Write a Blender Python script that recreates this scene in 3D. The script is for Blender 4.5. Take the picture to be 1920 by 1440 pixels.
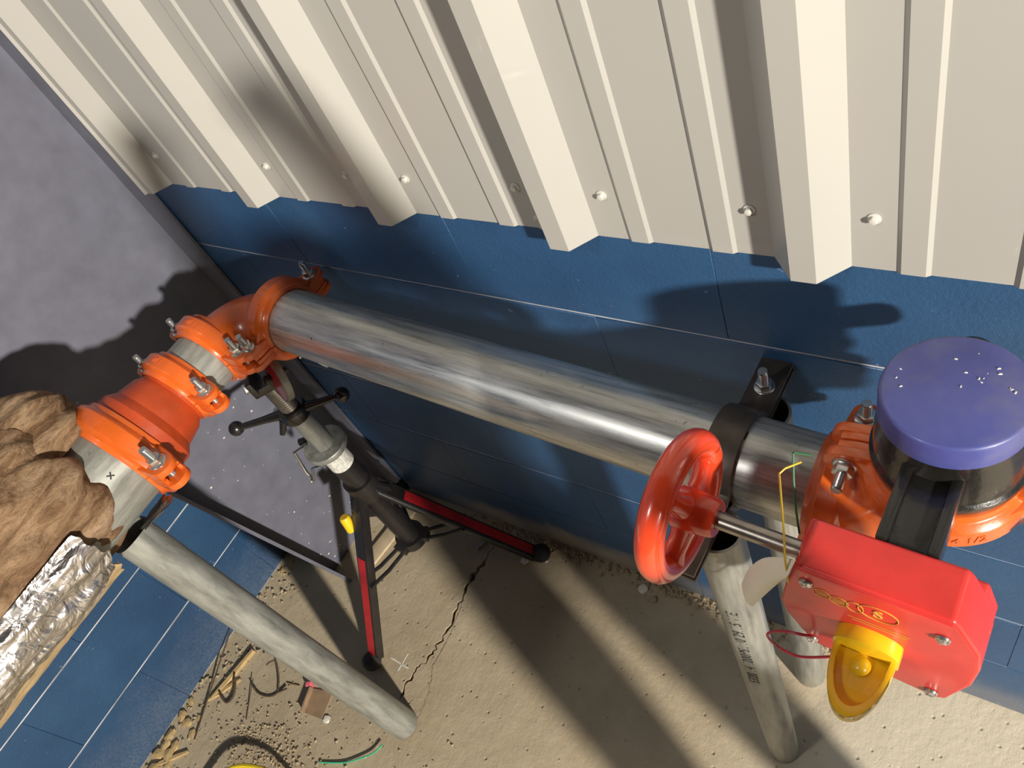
import bpy, bmesh, math, random
from mathutils import Vector, Matrix, noise

for _o in list(bpy.data.objects):
    bpy.data.objects.remove(_o, do_unlink=True)
SC = bpy.context.scene
COL = SC.collection
rnd = random.Random(7)
PI = math.pi

# ------------------------------------------------------------------ camera
cd = bpy.data.cameras.new('camera')
cam = bpy.data.objects.new('camera', cd)
COL.objects.link(cam)
_r = Vector((0.81788, 0.46967, -0.33239))
_d = Vector((0.20573, -0.77819, -0.59337))
_f = Vector((-0.53735, 0.41692, -0.73310))
cam.matrix_world = Matrix(((_r.x, -_d.x, -_f.x, 0.0), (_r.y, -_d.y, -_f.y, -0.6172),
                           (_r.z, -_d.z, -_f.z, 1.8640), (0, 0, 0, 1)))
cd.sensor_width = 36.0
cd.lens = 1488.76 / 1920 * 36
cd.clip_start = 0.02
SC.camera = cam

# ------------------------------------------------------------------ light
W = bpy.data.worlds.new('hall')
SC.world = W
W.use_nodes = True
W.node_tree.nodes['Background'].inputs[0].default_value = (1.0, 0.98, 0.96, 1)
W.node_tree.nodes['Background'].inputs[1].default_value = 0.014

def lamp(name, loc, target, power, size, color, spread=PI):
    l = bpy.data.lights.new(name, 'AREA')
    l.shape = 'DISK'; l.size = size; l.energy = power; l.color = color; l.spread = spread
    o = bpy.data.objects.new(name, l); COL.objects.link(o)
    o.location = loc
    o.rotation_euler = (Vector(target) - Vector(loc)).to_track_quat('-Z', 'Y').to_euler()
    return o
# the work lamp: far to the right, 24 degrees out from the wall, 20 degrees up
lamp('work_lamp', (4.6, -2.90, 3.05), (-0.8, -0.4, 0.9), 700, 0.26, (1.0, 0.935, 0.83))
# the hall's own high lamp behind the viewer
lamp('hall_lamp', (-2.4, -4.0, 5.0), (-0.6, 0.0, 1.0), 70, 0.9, (1.0, 0.97, 0.93))

vs = SC.view_settings
vs.view_transform = 'Standard'; vs.look = 'None'; vs.gamma = 1.0; vs.use_curve_mapping = False
vs.exposure = 0.0

# ------------------------------------------------------------------ materials
class NT:
    def __init__(s, name):
        s.m = bpy.data.materials.new(name); s.m.use_nodes = True
        s.t = s.m.node_tree; s.b = s.t.nodes['Principled BSDF']
    def n(s, typ, **kw):
        x = s.t.nodes.new(typ)
        for k, v in kw.items(): setattr(x, k, v)
        return x
    def l(s, a, b): s.t.links.new(a, b)
    def pos(s, scale=(1, 1, 1), world=True):
        mp = s.n('ShaderNodeMapping'); mp.inputs['Scale'].default_value = scale
        if world: s.l(s.n('ShaderNodeNewGeometry').outputs['Position'], mp.inputs[0])
        else: s.l(s.n('ShaderNodeTexCoord').outputs['Object'], mp.inputs[0])
        return mp.outputs[0]
    def noise(s, v, scale, detail=4, rough=.55, dist=0):
        x = s.n('ShaderNodeTexNoise'); x.inputs['Scale'].default_value = scale
        x.inputs['Detail'].default_value = detail; x.inputs['Roughness'].default_value = rough
        x.inputs['Distortion'].default_value = dist; s.l(v, x.inputs['Vector']); return x.outputs['Fac']
    def voro(s, v, scale, feat='F1', out='Distance'):
        x = s.n('ShaderNodeTexVoronoi'); x.feature = feat; x.inputs['Scale'].default_value = scale
        s.l(v, x.inputs['Vector']); return x.outputs[out]
    def ramp(s, fac, stops):
        x = s.n('ShaderNodeValToRGB'); e = x.color_ramp.elements
        e[0].position, e[0].color = stops[0][0], c4(stops[0][1])
        e[1].position, e[1].color = stops[-1][0], c4(stops[-1][1])
        for p, c in stops[1:-1]:
            k = e.new(p); k.color = c4(c)
        s.l(fac, x.inputs[0]); return x.outputs[0]
    def mix(s, fac, a, b, mode='MIX'):
        x = s.n('ShaderNodeMix'); x.data_type = 'RGBA'; x.blend_type = mode
        for i, v in ((0, fac), (6, a), (7, b)):
            if hasattr(v, 'is_linked'): s.l(v, x.inputs[i])
            else: x.inputs[i].default_value = v if i == 0 else c4(v)
        return x.outputs[2]
    def math(s, op, a, b=0.0):
        x = s.n('ShaderNodeMath'); x.operation = op
        for i, v in ((0, a), (1, b)):
            if hasattr(v, 'is_linked'): s.l(v, x.inputs[i])
            else: x.inputs[i].default_value = v
        return x.outputs[0]
    def mapr(s, v, a, b, c=0.0, d=1.0):
        x = s.n('ShaderNodeMapRange'); s.l(v, x.inputs[0])
        for i, q in ((1, a), (2, b), (3, c), (4, d)): x.inputs[i].default_value = q
        return x.outputs[0]
    def bump(s, h, strength=.3, dist=.002):
        x = s.n('ShaderNodeBump'); x.inputs['Strength'].default_value = strength
        x.inputs['Distance'].default_value = dist; s.l(h, x.inputs['Height'])
        s.l(x.outputs[0], s.b.inputs['Normal'])
    def set(s, col=None, rough=None, metal=None, coat=None, spec=None):
        for k, v in (('Base Color', col), ('Roughness', rough), ('Metallic', metal), ('Coat Weight', coat),
                     ('Specular IOR Level', spec)):
            if v is None: continue
            if hasattr(v, 'is_linked'): s.l(v, s.b.inputs[k])
            else: s.b.inputs[k].default_value = c4(v) if k == 'Base Color' else v
        return s
def c4(c): return (c[0], c[1], c[2], 1.0) if len(c) == 3 else tuple(c)
def sr(r, g, b):
    f = lambda v: (v / 12.92 if v <= .04045 else ((v + .055) / 1.055) ** 2.4)
    return (f(r / 255), f(g / 255), f(b / 255))

M = {}
def plain(name, col, rough=.5, metal=0.0, coat=0.0, var=.12, scale=30, bump=0.0, bscale=120, spec=.5):
    t = NT(name); p = t.pos(world=False)
    n = t.noise(p, scale, 4)
    dark = tuple(c * (1 - var) for c in col); lite = tuple(min(1, c * (1 + var)) for c in col)
    t.set(t.ramp(n, [(.3, dark), (.7, lite)]), rough, metal, coat, spec)
    if bump: t.bump(t.noise(p, bscale, 5), bump, .001)
    M[name] = t.m; return t.m

def block_mat(name, dust):
    t = NT(name); p = t.pos()
    n1 = t.noise(p, 4, 5, .6); n2 = t.noise(p, 170, 3, .7); n3 = t.noise(p, 22, 4)
    col = t.ramp(n1, [(.3, (.016, .060, .155)), (.55, (.023, .085, .200)), (.75, (.034, .112, .235))])
    info = t.n('ShaderNodeObjectInfo')
    col = t.mix(t.mapr(info.outputs['Random'], 0, 1, .0, .25), col, (.035, .085, .16))
    spk = t.mapr(n2, .66, .75, 0, .5)
    col = t.mix(spk, col, (.22, .30, .40))
    chips = t.mapr(t.math('MULTIPLY', n3, t.noise(p, 90, 2)), .42, .46, 0, .6)
    col = t.mix(chips, col, (.28, .33, .42))
    if dust:
        x = t.n('ShaderNodeSeparateXYZ'); t.l(p, x.inputs[0])
        wob = t.math('ADD', x.outputs[2], t.math('MULTIPLY', t.math('SUBTRACT', t.noise(p, 7, 5, .65), .5), .13))
        band = t.mapr(wob, .045, .115, 1, 0)
        cx = t.math('MULTIPLY', t.mapr(x.outputs[0], -1.36, -1.15, 0, 1), t.mapr(x.outputs[0], -.75, -.5, 1, .25))
        col = t.mix(t.math('MULTIPLY', band, cx), col, (.42, .36, .27))
        low = t.mapr(wob, .05, .16, .18, 0)
        col = t.mix(low, col, (.20, .21, .24))
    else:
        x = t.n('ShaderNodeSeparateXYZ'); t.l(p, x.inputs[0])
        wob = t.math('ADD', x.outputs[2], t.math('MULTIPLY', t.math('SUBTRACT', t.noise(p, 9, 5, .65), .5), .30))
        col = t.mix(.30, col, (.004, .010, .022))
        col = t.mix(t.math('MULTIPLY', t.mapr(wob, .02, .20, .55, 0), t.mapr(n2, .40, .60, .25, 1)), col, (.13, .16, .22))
    t.set(col, .48)
    t.bump(t.math('ADD', t.math('MULTIPLY', n2, .6), t.math('MULTIPLY', n3, .5)), .75, .0020)
    M[name] = t.m
block_mat('block_back', True)
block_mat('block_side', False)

def concrete():
    t = NT('concrete'); p = t.pos()
    n1 = t.noise(p, 2.2, 6, .6); n2 = t.noise(p, 14, 6, .65); n3 = t.noise(p, 90, 5, .7)
    pit = t.voro(p, 34)
    pits = t.mapr(pit, .05, .14, 1, 0)
    col = t.ramp(n1, [(.28, (.35, .275, .175)), (.5, (.45, .365, .24)), (.72, (.55, .46, .32))])
    col = t.mix(t.mapr(n2, .35, .7, 0, .35), col, (.58, .49, .35))
    col = t.mix(t.mapr(n3, .62, .75, 0, .4), col, (.26, .20, .13))
    # a lighter tone towards the right
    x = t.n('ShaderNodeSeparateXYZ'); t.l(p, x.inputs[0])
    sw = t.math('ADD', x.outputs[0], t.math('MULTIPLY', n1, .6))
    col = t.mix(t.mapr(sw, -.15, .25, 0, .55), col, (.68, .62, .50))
    col = t.mix(t.math('MULTIPLY', pits, .35), col, (.14, .115, .08))
    t.set(col, .82)
    sc = t.noise(t.pos((1, .45, 1)), 60, 6, .8, .4)
    h = t.math('ADD', t.math('MULTIPLY', n2, 1.0), t.math('MULTIPLY', sc, .32))
    h = t.math('SUBTRACT', h, t.math('MULTIPLY', pits, .5))
    h = t.math('ADD', h, t.math('MULTIPLY', n3, .22))
    t.bump(h, .62, .006)
    M['concrete'] = t.m
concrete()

def galv(name, stretch, tint=(.50, .50, .475), rough=.36, metal=.55, stains=True):
    t = NT(name); p = t.pos(stretch, world=False)
    n1 = t.noise(p, 9, 5, .6); n2 = t.noise(t.pos((1, 1, 1), False), 130, 4, .75)
    n3 = t.noise(t.pos((1, 1, 1), False), 20, 5, .7)
    d = tuple(c * .62 for c in tint); l = tuple(min(1, c * 1.3) for c in tint)
    col = t.ramp(n1, [(.30, d), (.5, tint), (.70, l)])
    spots = t.math('MULTIPLY', t.mapr(n2, .60, .70, 0, 1), t.mapr(n3, .42, .62, 0, 1))
    col = t.mix(t.math('MULTIPLY', spots, .8), col, (.10, .10, .095))
    if stains:
        n4 = t.noise(t.pos((4, 4, 1), False), 2.1, 3)
        col = t.mix(t.mapr(n4, .58, .72, 0, .30), col, (.46, .40, .20))
    t.set(col, t.mapr(n1, .3, .7, rough - .06, rough + .12), metal)
    t.bump(n2, .12, .0008)
    M[name] = t.m
galv('galvanized', (14, 14, 1.0), (.54, .54, .51), .33, .70)
galv('galvanized_dull', (6, 6, 1.2), (.33, .335, .305), .42, .45, False)
galv('galvanized_grey', (8, 8, 1.0), (.33, .325, .29), .42, .5, True)

def paint(name, col, rough=.28, coat=.5, bump=.25, bs=70, var=.16, grime=None):
    t = NT(name); p = t.pos(world=False)
    n = t.noise(p, 18, 4); n2 = t.noise(p, bs, 4, .6)
    c = t.ramp(n, [(.3, tuple(v * (1 - var) for v in col)), (.7, tuple(min(1, v * (1 + var)) for v in col))])
    if grime: c = t.mix(t.mapr(t.noise(p, 35, 5, .7), .60, .72, 0, .6), c, grime)
    t.set(c, rough, 0.0, coat); t.b.inputs['Coat Roughness'].default_value = .12
    t.bump(n2, bump, .0012); M[name] = t.m
paint('orange_enamel', (.68, .122, .016), grime=(.40, .05, .01))
paint('orange_primer', (.44, .058, .013), .42, .15, .3, 120, .2, (.30, .045, .02))
paint('red_enamel', (.80, .070, .022), .25, .6, .12, 40, .10)
paint('gearbox_red', (.64, .034, .028), .38, .25, .12, 60, .14)
paint('black_enamel', (.012, .011, .010), .30, .5, .5, 120, .3, (.03, .026, .02))
paint('stand_black', (.014, .012, .012), .42, .2, .4, 120, .4, (.05, .042, .035))
paint('stand_red', (.40, .012, .018), .45, .1, .3, 90, .35, (.12, .01, .01))
paint('column_grey', (.142, .145, .185), .55, .05, .18, 60, .12, None)
paint('wheel_red', (.55, .015, .03), .30, .4, .2, 60, .2)
plain('strap_brown', (.11, .090, .074), .45, .55, var=.3, scale=25, bump=.2)
plain('zinc', (.62, .62, .60), .25, .9, var=.15, scale=60)
plain('thread_steel', (.30, .27, .22), .42, .6, var=.25, scale=40)
plain('chrome', (.75, .75, .76), .15, 1.0, var=.05)
plain('steel_bar', (.42, .38, .34), .3, .9, var=.25, scale=40)
plain('white_panel', (.435, .424, .392), .38, 0, .15, var=.015, scale=3)
plain('screw_white', (.66, .64, .58), .35, 0, .1, var=.04)
def cap_mat():
    t = NT('blue_cap'); p = t.pos(world=False)
    c = t.ramp(t.noise(p, 14, 4), [(.3, (.055, .066, .24)), (.7, (.090, .102, .33))])
    c = t.mix(t.mapr(t.noise(p, 9, 5, .65), .45, .62, 0, .55), c, (.15, .145, .20))
    t.set(c, .42, 0, .15); M['blue_cap'] = t.m
cap_mat()
plain('yellow_plastic', (.85, .54, .014), .30, 0, .4, var=.08, scale=30)
plain('yellow_wire', (.65, .42, .03), .5, var=.05)
plain('green_wire', (.03, .12, .05), .5, var=.05)
plain('green_string', (.06, .42, .22), .5, var=.05)
plain('red_wire', (.42, .02, .04), .45, var=.08)
plain('yellow_cable', (.78, .58, .015), .4, 0, .2, var=.06)
plain('paper', (.88, .82, .64), .8, var=.04, scale=12)
plain('gold_print', (.62, .36, .05), .5, var=.05)
plain('black_ink', (.02, .02, .02), .7, var=.05)
plain('rubber', (.022, .020, .020), .65, var=.2)
plain('mortar', (.46, .45, .47), .85, var=.55, scale=9)
plain('dirt', (.10, .08, .055), .95, var=.3, scale=60)
plain('gravel', (.38, .30, .19), .95, var=.5, scale=160)
plain('chalk', (.72, .68, .58), .9, var=.1)
plain('wood', (.52, .37, .17), .75, var=.2, scale=50, bump=.2)
plain('wood_dark', (.30, .19, .09), .8, var=.3, scale=60)
plain('bark', (.075, .05, .03), .85, var=.3, scale=80)
plain('card', (.30, .20, .12), .85, var=.15, scale=40)
plain('pink', (.75, .16, .20), .6, var=.05)
plain('white_chip', (.75, .72, .62), .7, var=.1, scale=60)
plain('kraft', (.42, .30, .16), .8, var=.2, scale=40)
plain('skin', (.48, .27, .18), .55, var=.08)
plain('trousers', (.035, .04, .06), .85, var=.2)
plain('jacket', (.06, .06, .065), .85, var=.2)
plain('boots', (.05, .03, .018), .6, var=.2)
plain('plywood', (.50, .40, .26), .8, var=.15, scale=20)

def foil():
    t = NT('foil'); p = t.pos(world=False)
    t.set((.62, .59, .58), .30, 1.0)
    t.bump(t.noise(p, 34, 2, .5, 1.5), .6, .008); M['foil'] = t.m
foil()
def batt():
    t = NT('fiberglass'); p = t.pos(world=False)
    ps = t.pos((1, .35, 1.6), False)
    n1 = t.noise(ps, 17, 7, .72, .9); n2 = t.noise(t.pos((1, .3, 1), False), 190, 5, .8); n3 = t.noise(p, 5, 4)
    c = t.ramp(n1, [(.32, (.07, .036, .020)), (.44, (.23, .135, .075)), (.55, (.40, .262, .155)), (.70, (.56, .40, .265))])  # dark end paints the shade of the creases into the colour
    c = t.mix(t.mapr(n3, .5, .72, 0, .35), c, (.46, .30, .18))
    c = t.mix(t.mapr(n2, .35, .55, .5, 0), c, (.10, .055, .025))
    t.set(c, .95, 0, 0, .1)
    t.bump(t.math('ADD', t.math('MULTIPLY', n1, .8), n2), .9, .006); M['fiberglass'] = t.m
batt()
def sticker():
    t = NT('sticker'); p = t.pos(world=False)
    x = t.n('ShaderNodeSeparateXYZ'); t.l(p, x.inputs[0])
    w = t.n('ShaderNodeTexWave'); w.wave_type = 'BANDS'; w.bands_direction = 'Z'
    w.inputs['Scale'].default_value = 65; w.inputs['Distortion'].default_value = 0; t.l(p, w.inputs['Vector'])
    lines = t.math('MULTIPLY', t.mapr(w.outputs['Fac'], .62, .72, 0, 1), t.mapr(t.noise(t.pos((1, 1, .25), False), 260, 2), .44, .50, 0, 1))
    c = t.mix(t.math('MULTIPLY', lines, .75), (.76, .74, .68), (.08, .08, .08))
    red = t.math('MULTIPLY', t.mapr(x.outputs[2], .054, .0545, 0, 1), t.mapr(x.outputs[0], .012, .014, 0, 1))
    c = t.mix(red, c, (.60, .05, .03))
    t.set(c, .5); M['sticker'] = t.m
sticker()

# ------------------------------------------------------------------ mesh builder
def frame(o, z, x=None):
    """matrix with origin o, local z along z, local x as near x as can be"""
    z = Vector(z).normalized()
    x = Vector(x) if x is not None else (Vector((1, 0, 0)) if abs(z.x) < .9 else Vector((0, 1, 0)))
    x = (x - z * x.dot(z)).normalized(); y = z.cross(x)
    m = Matrix.Identity(4)
    for i in range(3): m[i][0], m[i][1], m[i][2], m[i][3] = x[i], y[i], z[i], o[i]
    return m
ID = Matrix.Identity(4)
class MB:
    def __init__(s): s.v = []; s.f = []
    def add(s, vs, fs, mx=ID):
        n = len(s.v)
        s.v += [tuple(mx @ Vector(p)) for p in vs]; s.f += [tuple(i + n for i in f) for f in fs]; return s
    def box(s, a, b, mx=ID):
        x0, y0, z0 = a; x1, y1, z1 = b
        return s.add([(x0,y0,z0),(x1,y0,z0),(x1,y1,z0),(x0,y1,z0),(x0,y0,z1),(x1,y0,z1),(x1,y1,z1),(x0,y1,z1)],
              [(3,2,1,0),(4,5,6,7),(0,1,5,4),(1,2,6,5),(2,3,7,6),(3,0,4,7)], mx)
    def lathe(s, prof, n=32, mx=ID, a0=0.0, a1=2*PI, close=True, cap=False):
        """prof: (r, z) list turned about local z"""
        full = abs(a1 - a0 - 2*PI) < 1e-6
        k = n if full else n + 1; P = len(prof)
        vs = [(r*math.cos(a0+(a1-a0)*i/n), r*math.sin(a0+(a1-a0)*i/n), z) for i in range(k) for r, z in prof]
        fs = []
        for i in range(n):
            j = (i+1) % k
            for q in range(P if close else P-1):
                w = (q+1) % P
                fs.append((i*P+q, j*P+q, j*P+w, i*P+w))
        if not full and close:
            fs.append(tuple(range(P))); fs.append(tuple(n*P+q for q in reversed(range(P))))
        if full and cap:
            fs.append(tuple(i*P for i in reversed(range(k)))); fs.append(tuple(i*P+P-1 for i in range(k)))
        return s.add(vs, fs, mx)
    def tube(s, pts, r, n=10, mx=ID, cap=True):
        pts = [Vector(p) for p in pts]; m = len(pts)
        rr = r if isinstance(r, (list, tuple)) else [r]*m
        vs = []; fs = []; up = None
        for i, p in enumerate(pts):
            t = (pts[min(i+1, m-1)] - pts[max(i-1, 0)]).normalized()
            if up is None:
                up = Vector((0,0,1)) if abs(t.z) < .9 else Vector((1,0,0))
            u = (up - t*up.dot(t)).normalized(); w = t.cross(u); up = u
            vs += [p + (u*math.cos(2*PI*k/n) + w*math.sin(2*PI*k/n))*rr[i] for k in range(n)]
        for i in range(m-1):
            for k in range(n):
                j = (k+1) % n; fs.append((i*n+k, i*n+j, (i+1)*n+j, (i+1)*n+k))
        if cap: fs += [tuple(reversed(range(n))), tuple((m-1)*n+k for k in range(n))]
        return s.add(vs, fs, mx)
    def prism(s, poly, z0, z1, mx=ID):
        n = len(poly)
        vs = [(x, y, z0) for x, y in poly] + [(x, y, z1) for x, y in poly]
        fs = [tuple(reversed(range(n))), tuple(range(n, 2*n))] + [(i, (i+1) % n, n+(i+1) % n, n+i) for i in range(n)]
        return s.add(vs, fs, mx)
    def sphere(s, c, r, n=12, mx=ID):
        h = n//2
        prof = [(max(r*math.sin(PI*i/h), 1e-5), -r*math.cos(PI*i/h)) for i in range(h+1)]
        return s.lathe(prof, n, mx @ Matrix.Translation(c), close=False)
    def mesh(s, name, mat, smooth=True, bevel=0.0, bseg=2, angle=38, sub=0):
        me = bpy.data.meshes.new(name)
        bm = bmesh.new()
        vv = [bm.verts.new(p) for p in s.v]
        for f in s.f:
            try: bm.faces.new([vv[i] for i in f])
            except ValueError: pass
        bmesh.ops.remove_doubles(bm, verts=bm.verts[:], dist=1e-5)
        bmesh.ops.recalc_face_normals(bm, faces=bm.faces[:])
        if bevel:
            es = [e for e in bm.edges if len(e.link_faces) == 2 and e.calc_face_angle(0) > .6]
            bmesh.ops.bevel(bm, geom=es, offset=bevel, segments=bseg, affect='EDGES', profile=.6, clamp_overlap=True)
        bm.to_mesh(me); bm.free()
        me.materials.append(M[mat])
        if smooth:
            me.polygons.foreach_set('use_smooth', [True]*len(me.polygons))
            me.set_sharp_from_angle(angle=math.radians(angle))
        return me
    def build(s, name, mat, parent=None, mx=None, **kw):
        o = bpy.data.objects.new(name, s.mesh(name, mat, **kw)); COL.objects.link(o)
        if parent: o.parent = parent
        if mx is not None: o.matrix_basis = mx
        return o
def tag(o, label=None, cat=None, group=None, kind=None):
    for k, v in (('label', label), ('category', cat), ('group', group), ('kind', kind)):
        if v: o[k] = v
    return o
def thing(name, label, cat, mx=ID, group=None):
    o = bpy.data.objects.new(name, None); COL.objects.link(o)
    o.empty_display_size = .05; o.matrix_basis = mx
    return tag(o, label, cat, group)
def inst(name, me, parent=None, mx=None):
    o = bpy.data.objects.new(name, me); COL.objects.link(o)
    if parent: o.parent = parent
    if mx is not None: o.matrix_basis = mx
    return o
def T(x, y, z): return Matrix.Translation((x, y, z))
def R(a, ax): return Matrix.Rotation(a, 4, ax)
def text_geo(body, size, extrude):
    cu = bpy.data.curves.new('lettering', 'FONT'); cu.body = body; cu.size = size; cu.extrude = extrude
    cu.align_x = 'CENTER'; cu.align_y = 'CENTER'; cu.resolution_u = 3
    o = bpy.data.objects.new('lettering', cu); COL.objects.link(o)
    dg = bpy.context.evaluated_depsgraph_get()
    me = bpy.data.meshes.new_from_object(o.evaluated_get(dg))
    v = [tuple(p.co) for p in me.vertices]; f = [tuple(p.vertices) for p in me.polygons]
    bpy.data.objects.remove(o); bpy.data.curves.remove(cu); bpy.data.meshes.remove(me)
    return v, f
def threads(r, z0, z1, pitch):
    p = [(1e-5, z0), (r*.9, z0)]; z = z0
    while z + pitch < z1:
        p += [(r*.9, z), (r, z+pitch*.5)]; z += pitch
    return p + [(r*.9, z1), (1e-5, z1)]
def catmull(P, k=6):
    P = [Vector(p) for p in P]; out = []
    for i in range(len(P)-1):
        a, b, c, d = P[max(i-1, 0)], P[i], P[i+1], P[min(i+2, len(P)-1)]
        for j in range(k):
            t = j/k
            out.append(.5*((2*b)+(c-a)*t+(2*a-5*b+4*c-d)*t*t+(3*b-a-3*c+d)*t**3))
    return out+[P[-1]]
def hexa(r): return [(r*math.cos(PI/3*i), r*math.sin(PI/3*i)) for i in range(6)]

# ------------------------------------------------------------------ floor
CX = [(-1.128,0.0),(-1.132,-.083),(-1.133,-.134),(-1.142,-.179),(-1.141,-.220),(-1.137,-.266),(-1.133,-.328),(-1.136,-.368),
      (-1.137,-.400),(-1.140,-.422),(-1.159,-.448),(-1.155,-.481),(-1.161,-.505),(-1.150,-.56),(-1.155,-.7),(-1.145,-.9),(-1.15,-1.4),(-1.14,-4.0)]
pts = []
for (ax, ay), (bx, by) in zip(CX[:-1], CX[1:]):
    n = 4 if ay > -.56 else 2
    for i in range(n):
        t = i/n; j = 0 if i == 0 else rnd.uniform(-.007, .007)
        pts.append((ax+(bx-ax)*t+j, ay+(by-ay)*t))
pts.append(CX[-1])
def gap(y):
    if y > -.12: return .0012
    if y > -.52: return .0020 + .0060*abs(noise.noise((0, y*26, 0)))*2
    return .0002
floor = MB().add([(-4, -4, -.03), (3, -4, -.03), (3, .3, -.03), (-4, .3, -.03)], [(0, 1, 2, 3)]).build('floor', 'dirt', smooth=False)
tag(floor, kind='structure')
lf = [(x - gap(y), y) for x, y in pts]; rt = [(x + gap(y), y) for x, y in pts]
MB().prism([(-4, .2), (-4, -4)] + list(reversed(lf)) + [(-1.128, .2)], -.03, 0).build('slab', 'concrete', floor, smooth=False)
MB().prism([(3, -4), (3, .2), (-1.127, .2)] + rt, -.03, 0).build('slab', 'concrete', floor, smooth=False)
# second hairline crack: a thin open fissure lip proud of the slab
c2 = [(-1.141,-.220),(-1.126,-.278),(-1.118,-.337),(-1.117,-.397),(-1.118,-.428),(-1.104,-.454),(-1.090,-.488),(-1.083,-.528),(-1.083,-.556)]
fis = MB()
for (ax, ay), (bx, by) in zip(c2[:-1], c2[1:]):
    for k in range(3):
        p = Vector((ax+(bx-ax)*k/3 + rnd.uniform(-.003,.003), ay+(by-ay)*k/3, 0)); q = Vector((ax+(bx-ax)*(k+1)/3, ay+(by-ay)*(k+1)/3, 0))
        d = (q-p).normalized(); s_ = Vector((-d.y, d.x, 0))*rnd.uniform(.0006, .0016)
        fis.add([p-s_, q-s_*.5, q+s_*.5, p+s_, (p+q)/2+Vector((0,0,.0006))], [(0,1,4),(1,2,4),(2,3,4),(3,0,4)])
fis.build('hairline_crack', 'dirt', floor, smooth=False)
for a, b in (((-1.242,-.455),(-1.178,-.458)), ((-1.202,-.426),(-1.203,-.476))):
    p = Vector((*a, .0004)); q = Vector((*b, .0004)); d = (q-p).normalized(); s_ = Vector((-d.y, d.x, 0))*.0022
    u = Vector((0, 0, .0004))
    MB().add([p-s_, q-s_, q+s_, p+s_, p-s_*.6+u, q-s_*.6+u, q+s_*.6+u, p+s_*.6+u],
             [(0,1,2,3),(4,5,6,7),(0,1,5,4),(1,2,6,5),(2,3,7,6),(3,0,4,7)]).build('chalk_mark', 'chalk', floor, smooth=False)

# ------------------------------------------------------------------ block walls
BW, BH, Z0 = .4064, .2045, .0105
def block_mesh(w, h, mat):
    return MB().box((0, 0, 0), (w, .06, h)).mesh('block', mat, bevel=.0008, bseg=1)
def block_wall(name, mat, x_of, length, ncourse, joint0):
    """local x along the wall, local y into the wall (0 = face), z up"""
    w = MB().box((0, .0018, 0), (length, .12, 3.2)).build(name, 'mortar', None, x_of, smooth=False)
    tag(w, kind='structure')
    cache = {}
    for k in range(ncourse):
        z0 = Z0 + BH*k if k else 0.0; z1 = Z0 + BH*(k+1)
        off = joint0 + (BW/2 if k % 2 else 0)
        xs = [0.0]; x = off % BW
        while x < length - .02:
            if x > .03: xs.append(x)
            x += BW
        xs.append(length)
        for a, b in zip(xs[:-1], xs[1:]):
            gx = .0001; gz = .0046
            key = (round(b-a, 3), round(z1-z0, 3))
            if key not in cache: cache[key] = block_mesh(b-a-2*gx, z1-z0-gz, mat)
            inst('block', cache[key], w, T(a+gx, rnd.uniform(-.0006, .0006), z0+gz/2))
    return w
XL = -1.766
# head joints of the courses at z .42-.62 stand at x = -.951
block_wall('wall_back', 'block_back', T(XL, 0, 0), 3.4, 6, (-.951 - XL))
mxl = Matrix(((0, -1, 0, XL), (1, 0, 0, -2.6), (0, 0, 1, 0), (0, 0, 0, 1)))
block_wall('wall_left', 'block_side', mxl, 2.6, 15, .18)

# ------------------------------------------------------------------ ribbed cladding above
RZ0, RZ1, SP = 1.205, 3.1, .3048
upper = thing('wall_upper', None, None, T(0, -.001, 0)); tag(upper, kind='structure')
def rib_profile(n, x0):
    """(x, y) of the sheet from the foot right of a rib, n pitches to the right"""
    P = []
    for k in range(n):
        b = x0 + k*SP
        for dx, y in ((0, 0), (.044, 0), (.0485, -.0032), (.0715, -.0032), (.076, 0), (.148, 0), (.1525, -.0032), (.1765, -.0032),
                      (.181, 0), (SP-.082, 0), (SP-.054, -.0315), (SP-.027, -.0315)):
            P.append((b+dx, y))
    P.append((x0+n*SP, 0))
    return P
def sheet(P, yo, name='cladding_sheet'):
    th = .0009; n = len(P)
    vs = [(x, y-th+yo, z) for z in (RZ0, RZ1) for x, y in P] + [(x, y+yo, z) for z in (RZ0, RZ1) for x, y in P]
    fs = []
    for i in range(n-1):
        fs += [(i, i+1, n+i+1, n+i), (2*n+i+1, 2*n+i, 3*n+i, 3*n+i+1), (i+1, i, 2*n+i, 2*n+i+1)]
    fs += [(0, n, 3*n, 2*n), (n-1, 2*n-1, 4*n-1, 3*n-1)]
    return MB().add(vs, fs).build(name, 'white_panel', upper, smooth=True, angle=12)
XR = -1.4015                               # foot right of the first rib
left = [(XR-.048, -.0365), (XR-.044, -.0315), (XR-.027, -.0315)] + rib_profile(2, XR) + \
       [(XR+2*SP+a, y) for a, y in ((.044,0),(.0485,-.0032),(.0715,-.0032),(.076,0),(.148,0),(.1525,-.0032),(.1765,-.0032),(.181,0),(SP-.082,0),(SP-.054,-.0315),(SP-.027,-.0315),(SP-.012,-.0150))]
sheet(left, 0)
b3 = XR+3*SP
right = [(b3-.082-.006, -.0008), (b3-.082, -.0008), (b3-.0545, -.0327), (b3-.0265, -.0327)] + rib_profile(3, b3)
sheet(right, -.0012)
sheet([(b3+3*SP-.082, -.0008), (b3+3*SP-.054, -.0327), (b3+3*SP-.027, -.0327)] + rib_profile(4, b3+3*SP), -.0024)
sm = MB()
sm.lathe([(1e-5, 0), (.0068, 0), (.0068, .0012), (1e-5, .0012)], 18, close=False)
sm.prism(hexa(.0042), .0012, .0058)
smesh = sm.mesh('screw', 'screw_white', bevel=.0006)
toward = Matrix(((1, 0, 0, 0), (0, 0, -1, 0), (0, 1, 0, 0), (0, 0, 0, 1)))     # local z -> -y
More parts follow.
